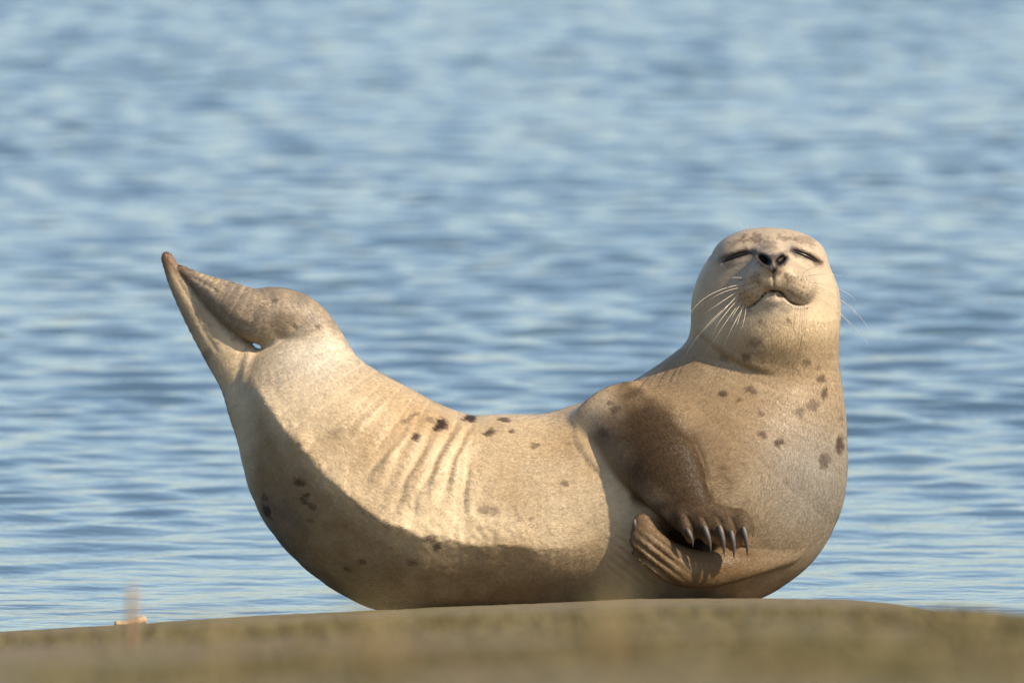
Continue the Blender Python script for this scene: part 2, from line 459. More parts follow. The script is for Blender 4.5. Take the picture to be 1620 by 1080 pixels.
def surface_nets(step):
    lo = np.array([235, 345, -195], np.float32); hi = np.array([1355, 995, 235], np.float32)
    B = 5                                    # fine cells per coarse cell
    nb = np.ceil((hi - lo) / (step * B)).astype(int)
    ax = [lo[i] + np.arange(nb[i] + 1) * step * B for i in range(3)]
    G = np.stack(np.meshgrid(*ax, indexing='ij'), -1).reshape(-1, 3)
    dc = sdf(G, False).reshape([n + 1 for n in nb])
    n = nb * B + 1
    D = np.repeat(np.repeat(np.repeat(dc, B, 0), B, 1), B, 2)[:n[0], :n[1], :n[2]].copy()
    near = np.abs(dc) < step * B * 2.4 + 14
    nearF = np.repeat(np.repeat(np.repeat(near, B, 0), B, 1), B, 2)[:n[0], :n[1], :n[2]]
    I = np.argwhere(nearF)
    vals = np.empty(len(I), np.float32)
    vals[:] = sdf(lo + I.astype(np.float32) * step, True)
    D[I[:, 0], I[:, 1], I[:, 2]] = vals
    S = D < 0
    c = [S[a:S.shape[0] - 1 + a, b:S.shape[1] - 1 + b, e:S.shape[2] - 1 + e] for a in (0, 1) for b in (0, 1) for e in (0, 1)]
    cnt = sum(x.astype(np.int8) for x in c)
    act = (cnt > 0) & (cnt < 8)
    cells = np.argwhere(act)
    vid = np.full(act.shape, -1, np.int64); vid[act] = np.arange(len(cells))
    acc = np.zeros((len(cells), 3)); num = np.zeros(len(cells))
    corners = [(a, b, e) for a in (0, 1) for b in (0, 1) for e in (0, 1)]
    for p in corners:
        for axis in range(3):
            if p[axis]: continue
            q = list(p); q[axis] = 1
            A = D[cells[:, 0] + p[0], cells[:, 1] + p[1], cells[:, 2] + p[2]]
            Bv = D[cells[:, 0] + q[0], cells[:, 1] + q[1], cells[:, 2] + q[2]]
            m = (A < 0) != (Bv < 0)
            t = np.where(m, A / np.where(m, A - Bv, 1), 0)
            pos = np.array(p, float)[None].repeat(len(cells), 0); pos[:, axis] += t
            acc[m] += pos[m]; num[m] += 1
    V = lo + (cells + acc / num[:, None]) * step
    quads = []
    for axis in range(3):
        a1, a2 = (axis + 1) % 3, (axis + 2) % 3
        sl0 = [slice(None)] * 3; sl1 = [slice(None)] * 3
        sl0[axis] = slice(0, -1); sl1[axis] = slice(1, None)
        A = S[tuple(sl0)]; Bv = S[tuple(sl1)]
        e = np.argwhere(A != Bv)
        e = e[(e[:, a1] > 0) & (e[:, a2] > 0) & (e[:, a1] < act.shape[a1]) & (e[:, a2] < act.shape[a2])]
        inside = A[e[:, 0], e[:, 1], e[:, 2]]
        def v(o1, o2):
            q = e.copy(); q[:, a1] -= o1; q[:, a2] -= o2
            return vid[q[:, 0], q[:, 1], q[:, 2]]
        Q = np.stack([v(1, 1), v(0, 1), v(0, 0), v(1, 0)], 1)
        Q[~inside] = Q[~inside][:, ::-1]
        quads.append(Q)
    F = np.concatenate(quads)
    F = F[(F >= 0).all(1)]
    return V.astype(np.float32), F

def project(V, it=2, lim=3.0):
    for _ in range(it):
        g = grad(V, 0.7); d = sdf(V)
        g2 = (g * g).sum(1) + 1e-4
        V = V - np.clip(d / np.maximum(g2, 0.15), -lim, lim)[:, None] * g
    return V

def relax(V, F, it=1, lam=0.5):
    for _ in range(it):
        acc = np.zeros_like(V); n = np.zeros(len(V))
        for a, b in ((0, 1), (1, 2), (2, 3), (3, 0)):
            for i, j in ((a, b), (b, a)):
                for c in range(3):
                    acc[:, c] += np.bincount(F[:, i], V[F[:, j], c], len(V))
                n += np.bincount(F[:, i], minlength=len(V))
        V = V + lam * (acc / np.maximum(n, 1)[:, None] - V)
    return V

def subdivide(V, F):
    e = np.sort(np.stack([F, np.roll(F, -1, 1)], -1).reshape(-1, 2), 1)
    key = e[:, 0].astype(np.int64) * len(V) + e[:, 1]
    uq, inv = np.unique(key, return_inverse=True)
    ea, eb = uq // len(V), uq % len(V)
    VE = (V[ea] + V[eb]) / 2
    VF = V[F].mean(1)
    inv = inv.reshape(-1, 4) + len(V)
    fc = np.arange(len(F)) + len(V) + len(VE)
    NF = np.concatenate([np.stack([F[:, i], inv[:, i], fc, inv[:, (i + 3) % 4]], 1) for i in range(4)])
    return np.vstack([V, VE, VF]), NF

V, F = surface_nets(4.0)
V = relax(V, F, 2, 0.4)
V = project(V, 2)
V = relax(V, F, 1, 0.4)
V = project(V, 1)
V, F = subdivide(V, F)
V = project(V, 1, 2.0)

# ---- normals, per-vertex coat colour, hair direction
def vert_normals(V, F):
    n = np.cross(V[F[:, 2]] - V[F[:, 0]], V[F[:, 3]] - V[F[:, 1]])
    N = np.zeros_like(V)
    for c in range(3):
        for k in range(4): N[:, c] += np.bincount(F[:, k], n[:, c], len(V))
    return N / (np.linalg.norm(N, axis=1)[:, None] + 1e-9)
Nrm = vert_normals(V, F)
if (Nrm * (V - V.mean(0))).sum() < 0:
    F = F[:, ::-1]; Nrm = -Nrm

parts = sdf(V, False, True)

def coat():
    n0 = vnoise(V, 1 / 120, 9); n1 = vnoise(V, 1 / 60, 1); n2 = vnoise(V, 1 / 22, 2); n3 = vnoise(V, 1 / 8, 3)
    n4 = vnoise(V, 1 / 9, 4); n5 = vnoise(V, 1 / 3.5, 5)
    u, v, w = V.T
    col = np.empty((len(V), 3))
    cream = np.array([0.58, 0.455, 0.29]); tan = np.array([0.40, 0.275, 0.145]); silver = np.array([0.25, 0.222, 0.182])
    grey = np.array([0.13, 0.125, 0.12]); brown = np.array([0.13, 0.078, 0.038]); dark = np.array([0.035, 0.022, 0.016])
    mix = lambda c, k, t: c + (k - c) * t[:, None]
    col[:] = cream
    col = mix(col, tan, np.clip(0.30 + 0.75 * n0 + 0.3 * n1 + 0.15 * n2, 0, 1))
    for cu, cv, ru, rv, k in ((575, 705, 55, 45, .75), (925, 715, 40, 60, .7), (830, 740, 60, 50, .35), (640, 690, 50, 30, .4)):
        col = mix(col, tan, np.clip(k * np.exp(-(((u - cu) / ru) ** 2 + ((v - cv) / rv) ** 2)) * (1 + 0.5 * n2), 0, 1) * (w > 0))
    t = np.exp(-(((u - 760) / 130) ** 2 + ((v - 825) / 28) ** 2)) * (w > 0)
    col = mix(col, cream * 1.12, np.clip(t * (0.8 + 0.4 * n2), 0, 1))  # bright sheen along the top of the ridge, painted into the coat
    t = np.exp(-(((u - 500) / 90) ** 2 + ((v - 560) / 60) ** 2))
    col = mix(col, np.array([0.56, 0.49, 0.38]), np.clip(t, 0, 1))  # pale sheen at the tail base, also put into the coat colour
    # throat warmer
    t = np.exp(-(((u - 1190) / 95) ** 2 + ((v - 640) / 75) ** 2))
    col = mix(col, np.array([0.24, 0.16, 0.083]), np.clip(t * (0.9 + 0.35 * n2), 0, 1))
    t = ss(900, 960, u) * ss(500, 560, v) * ss(960, 1060, u)
    col = mix(col, np.array([0.27, 0.19, 0.108]), np.clip(t * (0.75 + 0.3 * n1 + 0.15 * n2), 0, 0.95))
    t = np.exp(-(((u - 1145) / 60) ** 2 + ((v - 730) / 75) ** 2)) * (w > 0)
    col = mix(col, np.array([0.235, 0.158, 0.082]), np.clip(t * (0.85 + 0.3 * n2), 0, 1))
    # silvery chest and tail stock
    t = np.exp(-(((u - 1285) / 85) ** 2 + ((v - 765) / 100) ** 2))
    col = mix(col, silver, np.clip(t * 1.1 + 0.15 * n2 * t, 0, 1))
    col = mix(col, silver * 0.75, np.clip(t * (0.4 * n3 + 0.2), 0, 1))
    # grey back
    t = ss(38, -30, w + 16 * n2) * ss(1130, 1060, u)+ ss(5, -45, w + 16 * n2) * ss(1060, 1130, u)
    col = mix(col, grey, t * 0.9)
    # flank under the ridge browner: belly shade painted into the coat colour
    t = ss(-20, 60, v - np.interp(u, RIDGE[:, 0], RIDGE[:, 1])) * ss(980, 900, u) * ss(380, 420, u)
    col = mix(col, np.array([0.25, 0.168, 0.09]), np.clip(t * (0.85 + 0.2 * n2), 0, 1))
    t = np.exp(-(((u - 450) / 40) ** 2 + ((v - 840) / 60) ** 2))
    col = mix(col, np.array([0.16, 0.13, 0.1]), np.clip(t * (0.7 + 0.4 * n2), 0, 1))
    # fore flipper dark brown
    t = ss(6, -6, parts['fore'] - 4 + 5 * n2) * ss(945, 1010, u + 20 * n1)
    col = mix(col, np.array([0.052, 0.030, 0.015]), t * (0.92 + 0.08 * n2))
    t = np.exp(-(((u - 1035) / 48) ** 2 + ((v - 680) / 55) ** 2)) * ss(30, 80, w)
    col = mix(col, np.array([0.055, 0.034, 0.019]), np.clip(t * 0.95 + 0.15 * t * n2, 0, 1))
    Le = np.interp(v, [630, 690, 740, 785], [935, 915, 950, 1003]); Re = np.interp(v, [630, 650, 690, 740, 785], [1030, 1050, 1080, 1107, 1122])
    t = ss(-6, 26, u - Le + 8 * n2) * ss(7, -5, u - Re + 4 * n3) * ss(628, 668, v + 10 * n2) * ss(802, 785, v) * (w > 15)
    k = ss(8, 70, u - Le + 20 * n1)
    armc = np.array([0.30, 0.21, 0.125]) * (1 - k)[:, None] + np.array([0.05, 0.031, 0.016]) * k[:, None]
    col = col + (armc - col) * (t * 0.92)[:, None]
    # knuckles paler orange
    t = ss(8, -2, parts['fore']) * ss(838, 858, v)
    col = mix(col, np.array([0.36, 0.2, 0.085]), t * 0.8)
    # lower flipper
    t = ss(9, 1, parts['low']) * ss(1260, 1170, u)
    col = mix(col, np.array([0.115, 0.068, 0.03]), t * (0.85 + 0.15 * n2))
    # inside of the hollow: shade between the flippers painted as dark colour
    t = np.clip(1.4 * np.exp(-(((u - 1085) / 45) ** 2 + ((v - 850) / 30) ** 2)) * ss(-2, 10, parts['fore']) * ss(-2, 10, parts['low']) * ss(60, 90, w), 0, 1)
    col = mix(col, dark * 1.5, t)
    # hind flippers
    t = ss(7, 1, np.minimum(parts['ha'], parts['hb'])) * ss(560, 500, v)
    col = mix(col, np.array([0.38, 0.29, 0.19]), t * 0.8)
    t = ss(7, 1, parts['hb']) * ss(545, 505, v) * np.clip(0.55 + 0.8 * n2, 0, 1)
    col = mix(col, np.array([0.19, 0.155, 0.12]), t * 0.9)
    t = ss(455, 405, v) * ss(330, 290, u)
    col = mix(col, np.array([0.16, 0.085, 0.045]), t * 0.8)
    # face
    t = ss(15, -5, parts['head']) * ss(535, 480, v) * (w > -30)
    col = mix(col, np.array([0.38, 0.29, 0.195]), np.clip(t * (0.85 + 0.25 * n2), 0, 1))
    t = np.exp(-(((u - 1215) / 105) ** 2 + ((v - 405) / 55) ** 2)) * ss(0, 60, w)
    col = mix(col, np.array([0.32, 0.26, 0.195]), np.clip(t * (0.85 + 0.4 * n2 + 0.25 * n3), 0, 1))
    t = np.exp(-(((u - 1228) / 42) ** 2 + ((v - 483) / 14) ** 2)) * ss(60, 90, w)
    col = mix(col, np.array([0.52, 0.43, 0.32]), np.clip(t, 0, 1))
    # spots: (u, v, ru, rv, angle, strength)
    spots = [(698, 672, 12, 9, -.7, 1), (662, 690, 6, 7, 0, .95), (745, 661, 11, 6, 0, 1), (775, 684, 11, 5, -.4, .85), (798, 663, 10, 3.5, 0, .8), (811, 681, 5, 3.5, 0, .75),
             (847, 703, 7, 5, 0, .6), (648, 662, 12, 3.5, -.7, .5), (660, 656, 7, 3, .3, .5), (682, 664, 8, 4, .5, .5), (476, 762, 11, 6, .1, .75), (489, 780, 5, 4, 0, .75), (485, 789, 9, 5, .5, .7), (498, 800, 7, 4, .9, .6),
             (425, 810, 6, 13, -.6, .9), (421, 788, 6, 7, 0, .6), (493, 822, 6, 4, 0, .5), (774, 805, 15, 7, .1, .45), (840, 819, 6, 5, 0, .4), (683, 848, 10, 5, 0, .7), (694, 864, 7, 6, 0, .7),
             (655, 888, 9, 5, .3, .6), (894, 763, 8, 4, .3, .6), (536, 686, 18, 12, 0, .25), (576, 886, 6, 3, .4, .6), (551, 899, 6, 3, .4, .6), (620, 863, 4, 3, 0, .5), (764, 832, 6, 4, 0, .3),
             (1142, 622, 6, 6, 0, .85), (1166, 633, 5, 5, 0, .6), (1186, 617, 11, 4, .5, .7), (1302, 621, 5, 9, .2, .8), (1283, 639, 11, 9, 0, .55), (1263, 650, 8, 7, 0, .55), (1297, 599, 9, 5, 0, .7), (1293, 581, 5, 4, 0, .4),
             (1200, 653, 6, 4, .4, .6), (1203, 686, 8, 4, .6, .75), (1230, 698, 8, 6, -.2, .9), (1143, 737, 6, 4, 0, .35), (1327, 703, 6, 15, 0, .9), (1302, 728, 8, 13, .1, .65),
             (1073, 714, 3, 3, 0, .9), (972, 647, 9, 5, 0, .6), (1023, 647, 11, 6, -.3, .6), (952, 683, 8, 7, 0, .5), (965, 636, 8, 4, 0, .5),
             (1193, 540, 13, 8, 0, .35), (1179, 564, 8, 6, .4, .65), (1144, 564, 8, 7, 0, .4), (1275, 571, 6, 6, 0, .5), (1190, 377, 14, 5, -.1, .6), (1243, 377, 12, 5, .1, .5), (1272, 381, 16, 5, .35, .45), (1164, 384, 12, 5, -.4, .4),
             (1217, 390, 9, 9, 0, .45), (1239, 436, 5, 6, 0, .8), (1193, 436, 7, 5, 0, .45), (1245, 506, 4, 3, 0, .6), (1200, 509, 4, 3, 0, .5), (1240, 491, 10, 5, 0, .4), (1180, 491, 7, 4, .2, .4), (1213, 491, 8, 4, 0, .3),
             (440, 476, 5, 4, 0, .6), (470, 518, 5, 4, 0, .6), (506, 517, 6, 5, 0, .55), (416, 488, 4, 3, 0, .5), (366, 482, 4, 3, 0, .5), (450, 508, 20, 13, 0, .4), (370, 537, 5, 3, 0, .4), (330, 560, 7, 12, .5, .3),
             (1240, 760, 5, 4, 0, .3), (1195, 745, 6, 4, 0, .25), (1330, 660, 4, 7, 0, .35), (900, 700, 5, 4, 0, .3), (560, 620, 6, 4, 0, .15)]
    frontm = w > -5
    for (su, sv, ru, rv, an, st) in spots:
        ru *= 1.15; rv *= 1.15; R = 3 * max(ru, rv)
        m = np.where(frontm & (np.abs(u - su) < R) & (np.abs(v - sv) < R))[0]
        if not len(m): continue
        hd = 2.2 if sv < 400 else 1.0
        x = u[m] - su + 2.6 * hd * n3[m] ; y = v[m] - sv + 2.6 * hd * n4[m]
        e = np.sqrt(((x * math.cos(an) + y * math.sin(an)) / ru) ** 2 + ((-x * math.sin(an) + y * math.cos(an)) / rv) ** 2)
        t = ss(1.1 + 0.3 * (hd - 1), 0.62 - 0.1 * (hd - 1), e + 0.3 * hd * n5[m]) * st
        col[m] = col[m] + (np.array([0.05, 0.03, 0.022]) - col[m]) * t[:, None]
    # dark spots scattered over the grey back
    r = np.random.default_rng(3)
    back = np.where(w < -20)[0]
    for i in r.choice(back, 70, replace=False):
        dd = np.linalg.norm(V[back] - V[i], axis=1)
        t = ss(1.2, 0.6, dd / r.uniform(4, 10) + 0.2 * n3[back]) * 0.6
        col[back] = col[back] + (np.array([0.05, 0.04, 0.035]) - col[back]) * t[:, None]
    # eyes, nose, mouth
    fm = np.where((w > 40) & (u > 1120) & (u < 1310) & (v > 380) & (v < 500))[0]
    Q = V[fm]; c = col[fm]
    black = np.array([0.012, 0.011, 0.011]); nq = vnoise(Q, 1 / 4, 41); nr = vnoise(Q, 1 / 10, 42)
    for eye, th in ((EYE_L, 5.6), (EYE_R, 4.0)):
        dist, t = polydist(Q, eye)
        wd = th * (0.35 + 0.65 * np.sin(np.pi * np.clip(t, 0, 1)))
        c = mix(c, np.array([0.10, 0.085, 0.075]), ss(15 if th > 5 else 9, 3, dist + 3.5 * nr + 2.0 * nq) * 0.8)
        c = mix(c, np.array([0.035, 0.031, 0.03]), ss(wd * 1.25, wd * 0.4, dist + 1.2 * nq) * 0.9)
    dist, t = polydist(Q, polysmooth([(1290, 408), (1297, 418), (1296, 424)], 3))
    c = mix(c, np.array([0.45, 0.2, 0.14]), ss(5, 1, dist) * 0.22)
    # nose pad: two slanting nostrils that meet in a V
    for sg, cx in ((-1, 1207), (1, 1231)):
        x = Q[:, 0] - cx; y = Q[:, 1] - 413
        an = sg * 0.7
        xr = x * math.cos(an) - y * math.sin(an); yr = x * math.sin(an) + y * math.cos(an)
        e = np.sqrt((xr / 16) ** 2 + (yr / 10.5) ** 2) + 0.12 * nq
        c = mix(c, np.array([0.045, 0.034, 0.03]), ss(1.3, 0.8, e) * ss(95, 120, Q[:, 2]) * 0.97)
        e = np.sqrt((xr / 11) ** 2 + (yr / 6.2) ** 2)
        c = mix(c, black * 0.4, ss(1.1, 0.7, e) * ss(95, 115, Q[:, 2]))
    e = np.sqrt(((Q[:, 0] - 1219) / 22) ** 2 + ((Q[:, 1] - 414) / 11) ** 2) + 0.12 * nq
    c = mix(c, np.array([0.06, 0.048, 0.043]), ss(1.15, 0.75, e) * ss(95, 120, Q[:, 2]) * 0.9 * (c.max(1) > 0.05))
    e = np.sqrt(((Q[:, 0] - 1219.5) / 8) ** 2 + ((Q[:, 1] - 424) / 10) ** 2)
    c = mix(c, np.array([0.05, 0.04, 0.037]), ss(1.25, 0.7, e) * ss(95, 120, Q[:, 2]) * 0.95)
    e = np.sqrt(((Q[:, 0] - 1219) / 5) ** 2 + ((Q[:, 1] - 420) / 12) ** 2)
    c = mix(c, np.array([0.12, 0.1, 0.09]), ss(1.0, 0.4, e) * ss(95, 120, Q[:, 2]) * 0.8)
    dist, t = polydist(Q, SEPTUM)
    c = mix(c, np.array([0.06, 0.04, 0.03]), ss(2.6, 0.8, dist) * 0.8 * ss(1, 0.5, t))
    dist, t = polydist(Q, MOUTH)
    c = mix(c, np.array([0.03, 0.02, 0.016]), ss(2.8, 0.8, dist + 0.8 * nq) * 0.9 * ss(0, 0.15, t) * ss(1, 0.75, t) * ss(60, 80, Q[:, 2]))
    t = np.exp(-(((Q[:, 0] - 1221) / 55) ** 2 + ((Q[:, 1] - 447) / 30) ** 2)) * ss(100, 130, Q[:, 2])
    t = t * ss(0.06, 0.2, c.max(1))
    c = mix(c, np.array([0.47, 0.37, 0.25]), np.clip(t * 0.8, 0, 1))
    c = mix(c, np.array([0.13, 0.095, 0.065]), np.clip(t * (0.12 + 0.55 * nr + 0.35 * nq), 0, 0.8))
    # whisker follicles in rows on the pads
    for s, cx in ((-1, 1199), (1, 1241)):
        for row in range(5):
            for k in range(7):
                fx = cx + s * (2 + k * 5.0) + random.uniform(-1.4, 1.4); fy = 437 + row * 8 + k * (1.2 + 0.5 * row) + random.uniform(-1.6, 1.6)
                dd = np.sqrt((Q[:, 0] - fx) ** 2 + (Q[:, 1] - fy) ** 2)
                c = mix(c, np.array([0.06, 0.045, 0.035]), ss(2.3, 0.8, dd) * random.uniform(0.35, 0.8))
    col[fm] = c
    col *= (1 + 0.05 * n3 + 0.06 * n2)[:, None]
    return np.clip(col * 0.86, 0.004, 1)
COL = coat()

def flow():
    """direction the hair lies, from nose to tail"""
    out = np.zeros_like(V)
    best = np.full(len(V), 1e9)
    def use(C, dist, tailward, bias=0.0):
        nonlocal best
        C = C if tailward else C[::-1]
        mid = (C[:-1, :3] + C[1:, :3]) / 2; tg = C[1:, :3] - C[:-1, :3]
        m = np.where(dist + bias < best)[0]
        for s in range(0, len(m), 50000):
            mm = m[s:s + 50000]
            dd = ((V[mm][:, None, :] - mid[None]) ** 2).sum(-1)
            wgt = 1 / (dd + 200) ** 2
            out[mm] = (wgt[..., None] * tg[None]).sum(1)
        best = np.where(dist + bias < best, dist + bias, best)
    full = TORSO
    use(full, np.abs(parts['body']) + 0.0, False)
    use(FORE, parts['fore'], True, -2)
    use(LOW, parts['low'], True, -2)
    use(HIND_A, parts['ha'], False, -1)
    use(HIND_B, parts['hb'], False, -1)
    hd = np.array([1219, 418, 150], np.float32)
    t = ss(12, -4, parts['head']) * ss(560, 510, V[:, 1])
    r = V - hd; r /= np.linalg.norm(r, axis=1)[:, None] + 1e-6
    o = out / (np.linalg.norm(out, axis=1)[:, None] + 1e-6)
    o = o * (1 - t[:, None]) + r * t[:, None]
    nz = np.stack([vnoise(V, 1 / 35, 10 + i) for i in range(3)], 1)
    o = o + 0.28 * nz
    o -= (o * Nrm).sum(1)[:, None] * Nrm
    return o / (np.linalg.norm(o, axis=1)[:, None] + 1e-6)
FLOW = flow()

# ---- materials of the seal
def coat_mat(name, rough, bump):
    m, nt, N, L, b = new_mat(name)
    at = N.new('ShaderNodeAttribute'); at.attribute_name = 'coat'
    tc = N.new('ShaderNodeTexCoord')
    n = N.new('ShaderNodeTexNoise'); n.inputs['Scale'].default_value = 260; n.inputs['Detail'].default_value = 3
    L.new(tc.outputs['Object'], n.inputs['Vector'])
    mr = N.new('ShaderNodeMapRange'); mr.inputs['To Min'].default_value = 0.86; mr.inputs['To Max'].default_value = 1.12
    L.new(n.outputs['Fac'], mr.inputs['Value'])
    mx = N.new('ShaderNodeVectorMath'); mx.operation = 'SCALE'
    L.new(at.outputs['Color'], mx.inputs[0]); L.new(mr.outputs[0], mx.inputs['Scale'])
    L.new(mx.outputs[0], b.inputs['Base Color'])
    b.inputs['Roughness'].default_value = rough
    bw = N.new('ShaderNodeRGBToBW'); L.new(at.outputs['Color'], bw.inputs[0])
    ms = N.new('ShaderNodeMapRange'); ms.inputs['From Min'].default_value = 0.03; ms.inputs['From Max'].default_value = 0.3
    ms.inputs['To Min'].default_value = 0.10; ms.inputs['To Max'].default_value = 0.38
    L.new(bw.outputs[0], ms.inputs['Value']); L.new(ms.outputs[0], b.inputs['Specular IOR Level'])
    if bump:
        bp = N.new('ShaderNodeBump'); bp.inputs['Strength'].default_value = 0.35; bp.inputs['Distance'].default_value = 0.002
        L.new(n.outputs['Fac'], bp.inputs['Height']); L.new(bp.outputs[0], b.inputs['Normal'])
    return m
skin_mat = coat_mat('seal coat', 0.6, True)
fur_mat = coat_mat('seal hair', 0.34, False)

seal = bpy.data.objects.new('seal', None)
base = to_world(np.array([[850, 968, 0]]))[0]
seal.location = base
link(seal, None, 'tan spotted seal lying on its side at the water edge, head and hind flippers raised', 'seal')
W = to_world(V) - base
NW = to_world(V + Nrm) - to_world(V); NW /= np.linalg.norm(NW, axis=1)[:, None]
FW = to_world(V + FLOW) - to_world(V); FW /= np.linalg.norm(FW, axis=1)[:, None]
me = mesh_np('body', W, F)
ca = me.attributes.new('coat', 'FLOAT_COLOR', 'POINT')
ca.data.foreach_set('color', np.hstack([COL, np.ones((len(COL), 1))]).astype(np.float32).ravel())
me.materials.append(skin_mat)
body_o = link(bpy.data.objects.new('body', me), seal)

def build_fur(count):
    bw = np.ones(len(V)); bw[V[:, 2] < -60] = 0.35
    p = bw / bw.sum()
    i = rng.choice(len(V), count, p=p)
    fm = (V[i, 2] > 60) & (V[i, 0] > 1135) & (V[i, 0] < 1305) & (V[i, 1] > 385) & (V[i, 1] < 500)
    hole = COL[i].max(1) < 0.09
    i = i[~(hole & fm)]
    fm = (V[i, 2] > 50) & (V[i, 1] < 505) & (V[i, 0] > 1120)
    n = len(i)
    P = W[i] + rng.normal(0, 0.0012, (n, 3))
    P -= ((P - W[i]) * NW[i]).sum(1)[:, None] * NW[i]
    ln = rng.uniform(0.0035, 0.0068, n) * np.where(fm, 0.55, 1.0)
    lift = np.radians(rng.uniform(3, 9.5, n))
    side = np.cross(NW[i], FW[i])
    jit = rng.normal(0, 0.22, n)
    dirv = FW[i] + side * jit[:, None]; dirv /= np.linalg.norm(dirv, axis=1)[:, None]
    side = np.cross(NW[i], dirv)
    tip = P + (dirv * np.cos(lift)[:, None] + NW[i] * np.sin(lift)[:, None]) * ln[:, None]
    wd = rng.uniform(0.00025, 0.00048, n)[:, None] * np.where(fm, 0.75, 1.0)[:, None]
    P = P - NW[i] * 0.0002
    VV = np.stack([P + side * wd, P - side * wd, tip], 1).reshape(-1, 3)
    FF = np.arange(3 * n).reshape(-1, 3)
    me = mesh_np('fur', VV, FF)
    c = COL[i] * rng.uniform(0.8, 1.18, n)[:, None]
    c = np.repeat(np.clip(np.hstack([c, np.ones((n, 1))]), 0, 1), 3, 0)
    a = me.attributes.new('coat', 'FLOAT_COLOR', 'POINT'); a.data.foreach_set('color', c.astype(np.float32).ravel())
    nn = NW[i] + side * rng.normal(0, 0.12, n)[:, None] + dirv * rng.normal(0.03, 0.09, n)[:, None]
    nn /= np.linalg.norm(nn, axis=1)[:, None]
    me.normals_split_custom_set_from_vertices(np.repeat(nn, 3, 0).astype(np.float32))
    me.materials.append(fur_mat)
    link(bpy.data.objects.new('fur', me), body_o, kind='stuff')
build_fur(560000)

# front surface depth at (u,v)
front_i = np.where(V[:, 2] > 0)[0]
def surf(u, v):
    d = (V[front_i, 0] - u) ** 2 + (V[front_i, 1] - v) ** 2
    m = d < 12
    if m.any(): return float(V[front_i[m], 2].max())
    return float(V[front_i[np.argmin(d)], 2])

def tube(pts, rad, sides=6):
    """pts (n,3) mm in seal space, rad list"""
    pts = np.array(pts, float); n = len(pts)
    VV = []; FF = []
    for k in range(n):
        t = pts[min(k + 1, n - 1)] - pts[max(k - 1, 0)]; t /= np.linalg.norm(t)
        a = np.cross(t, (0, 0, 1)); 
        if np.linalg.norm(a) < 1e-3: a = np.array([1., 0, 0])
        a /= np.linalg.norm(a); b = np.cross(t, a)
        for s in range(sides):
            th = 2 * math.pi * s / sides
            VV.append(pts[k] + rad[k] * (math.cos(th) * a + math.sin(th) * b))
    for k in range(n - 1):
        for s in range(sides):
            s2 = (s + 1) % sides
            FF.append((k * sides + s, k * sides + s2, (k + 1) * sides + s2, (k + 1) * sides + s))
    return np.array(VV), np.array(FF)

# claws
cm, nt, N_, L_, b = new_mat('claw horn')
tc = N_.new('ShaderNodeTexCoord'); nz = N_.new('ShaderNodeTexNoise'); nz.inputs['Scale'].default_value = 300
L_.new(tc.outputs['Object'], nz.inputs['Vector'])
rp = N_.new('ShaderNodeValToRGB'); rp.color_ramp.elements[0].color = (0.02, 0.017, 0.016, 1); rp.color_ramp.elements[1].color = (0.10, 0.085, 0.075, 1)
L_.new(nz.outputs['Fac'], rp.inputs[0]); L_.new(rp.outputs[0], b.inputs['Base Color'])
b.inputs['Roughness'].default_value = 0.55
def claw(a, bpt, r, w0=None, w1=None):
    w0 = surf(*a) if w0 is None else w0
    w1 = w0 - 4 if w1 is None else w1
    pts = []; rad = []
    for k in range(9):
        t = k / 8
        bow = math.sin(math.pi * t)
        pts.append((a[0] + (bpt[0] - a[0]) * t + 2.2 * bow, a[1] + (bpt[1] - a[1]) * t, w0 + (w1 - w0) * t + 4.5 * bow))
        rad.append(max(0.4, r * 0.8 * (1 - t ** 2.0) + 0.35) if k else r * 0.6)
    VV, FF = tube(pts, rad, 8)
    me = mesh_np('claw', to_world(VV) - base, FF); me.materials.append(cm)
    link(bpy.data.objects.new('claw', me), seal)
for a, bb, r in CLAWS: claw(a, bb, r)
claw((1001, 818), (998, 838), 3.6)

# eyes: dark glossy slivers between the lids
em, nt, N_, L_, b = new_mat('wet eye')
nz = N_.new('ShaderNodeTexNoise'); nz.inputs['Scale'].default_value = 90
rp = N_.new('ShaderNodeValToRGB'); rp.color_ramp.elements[0].color = (0.006, 0.005, 0.005, 1); rp.color_ramp.elements[1].color = (0.025, 0.018, 0.014, 1)
L_.new(nz.outputs['Fac'], rp.inputs[0]); L_.new(rp.outputs[0], b.inputs['Base Color'])
b.inputs['Roughness'].default_value = 0.3
for poly, hr in ((EYE_L, 2.2), (EYE_R, 1.5)):
    pts = [(p[0], p[1], surf(p[0], p[1]) - 1.9) for p in poly[1:-1]]
    n = len(pts)
    rad = [max(0.3, hr * math.sin(math.pi * (k + 0.4) / n) ** 0.7) for k in range(n)]
    VV, FF = tube(pts, rad, 10)
    me = mesh_np('eye', to_world(VV) - base, FF); me.materials.append(em)
    link(bpy.data.objects.new('eye', me), seal)

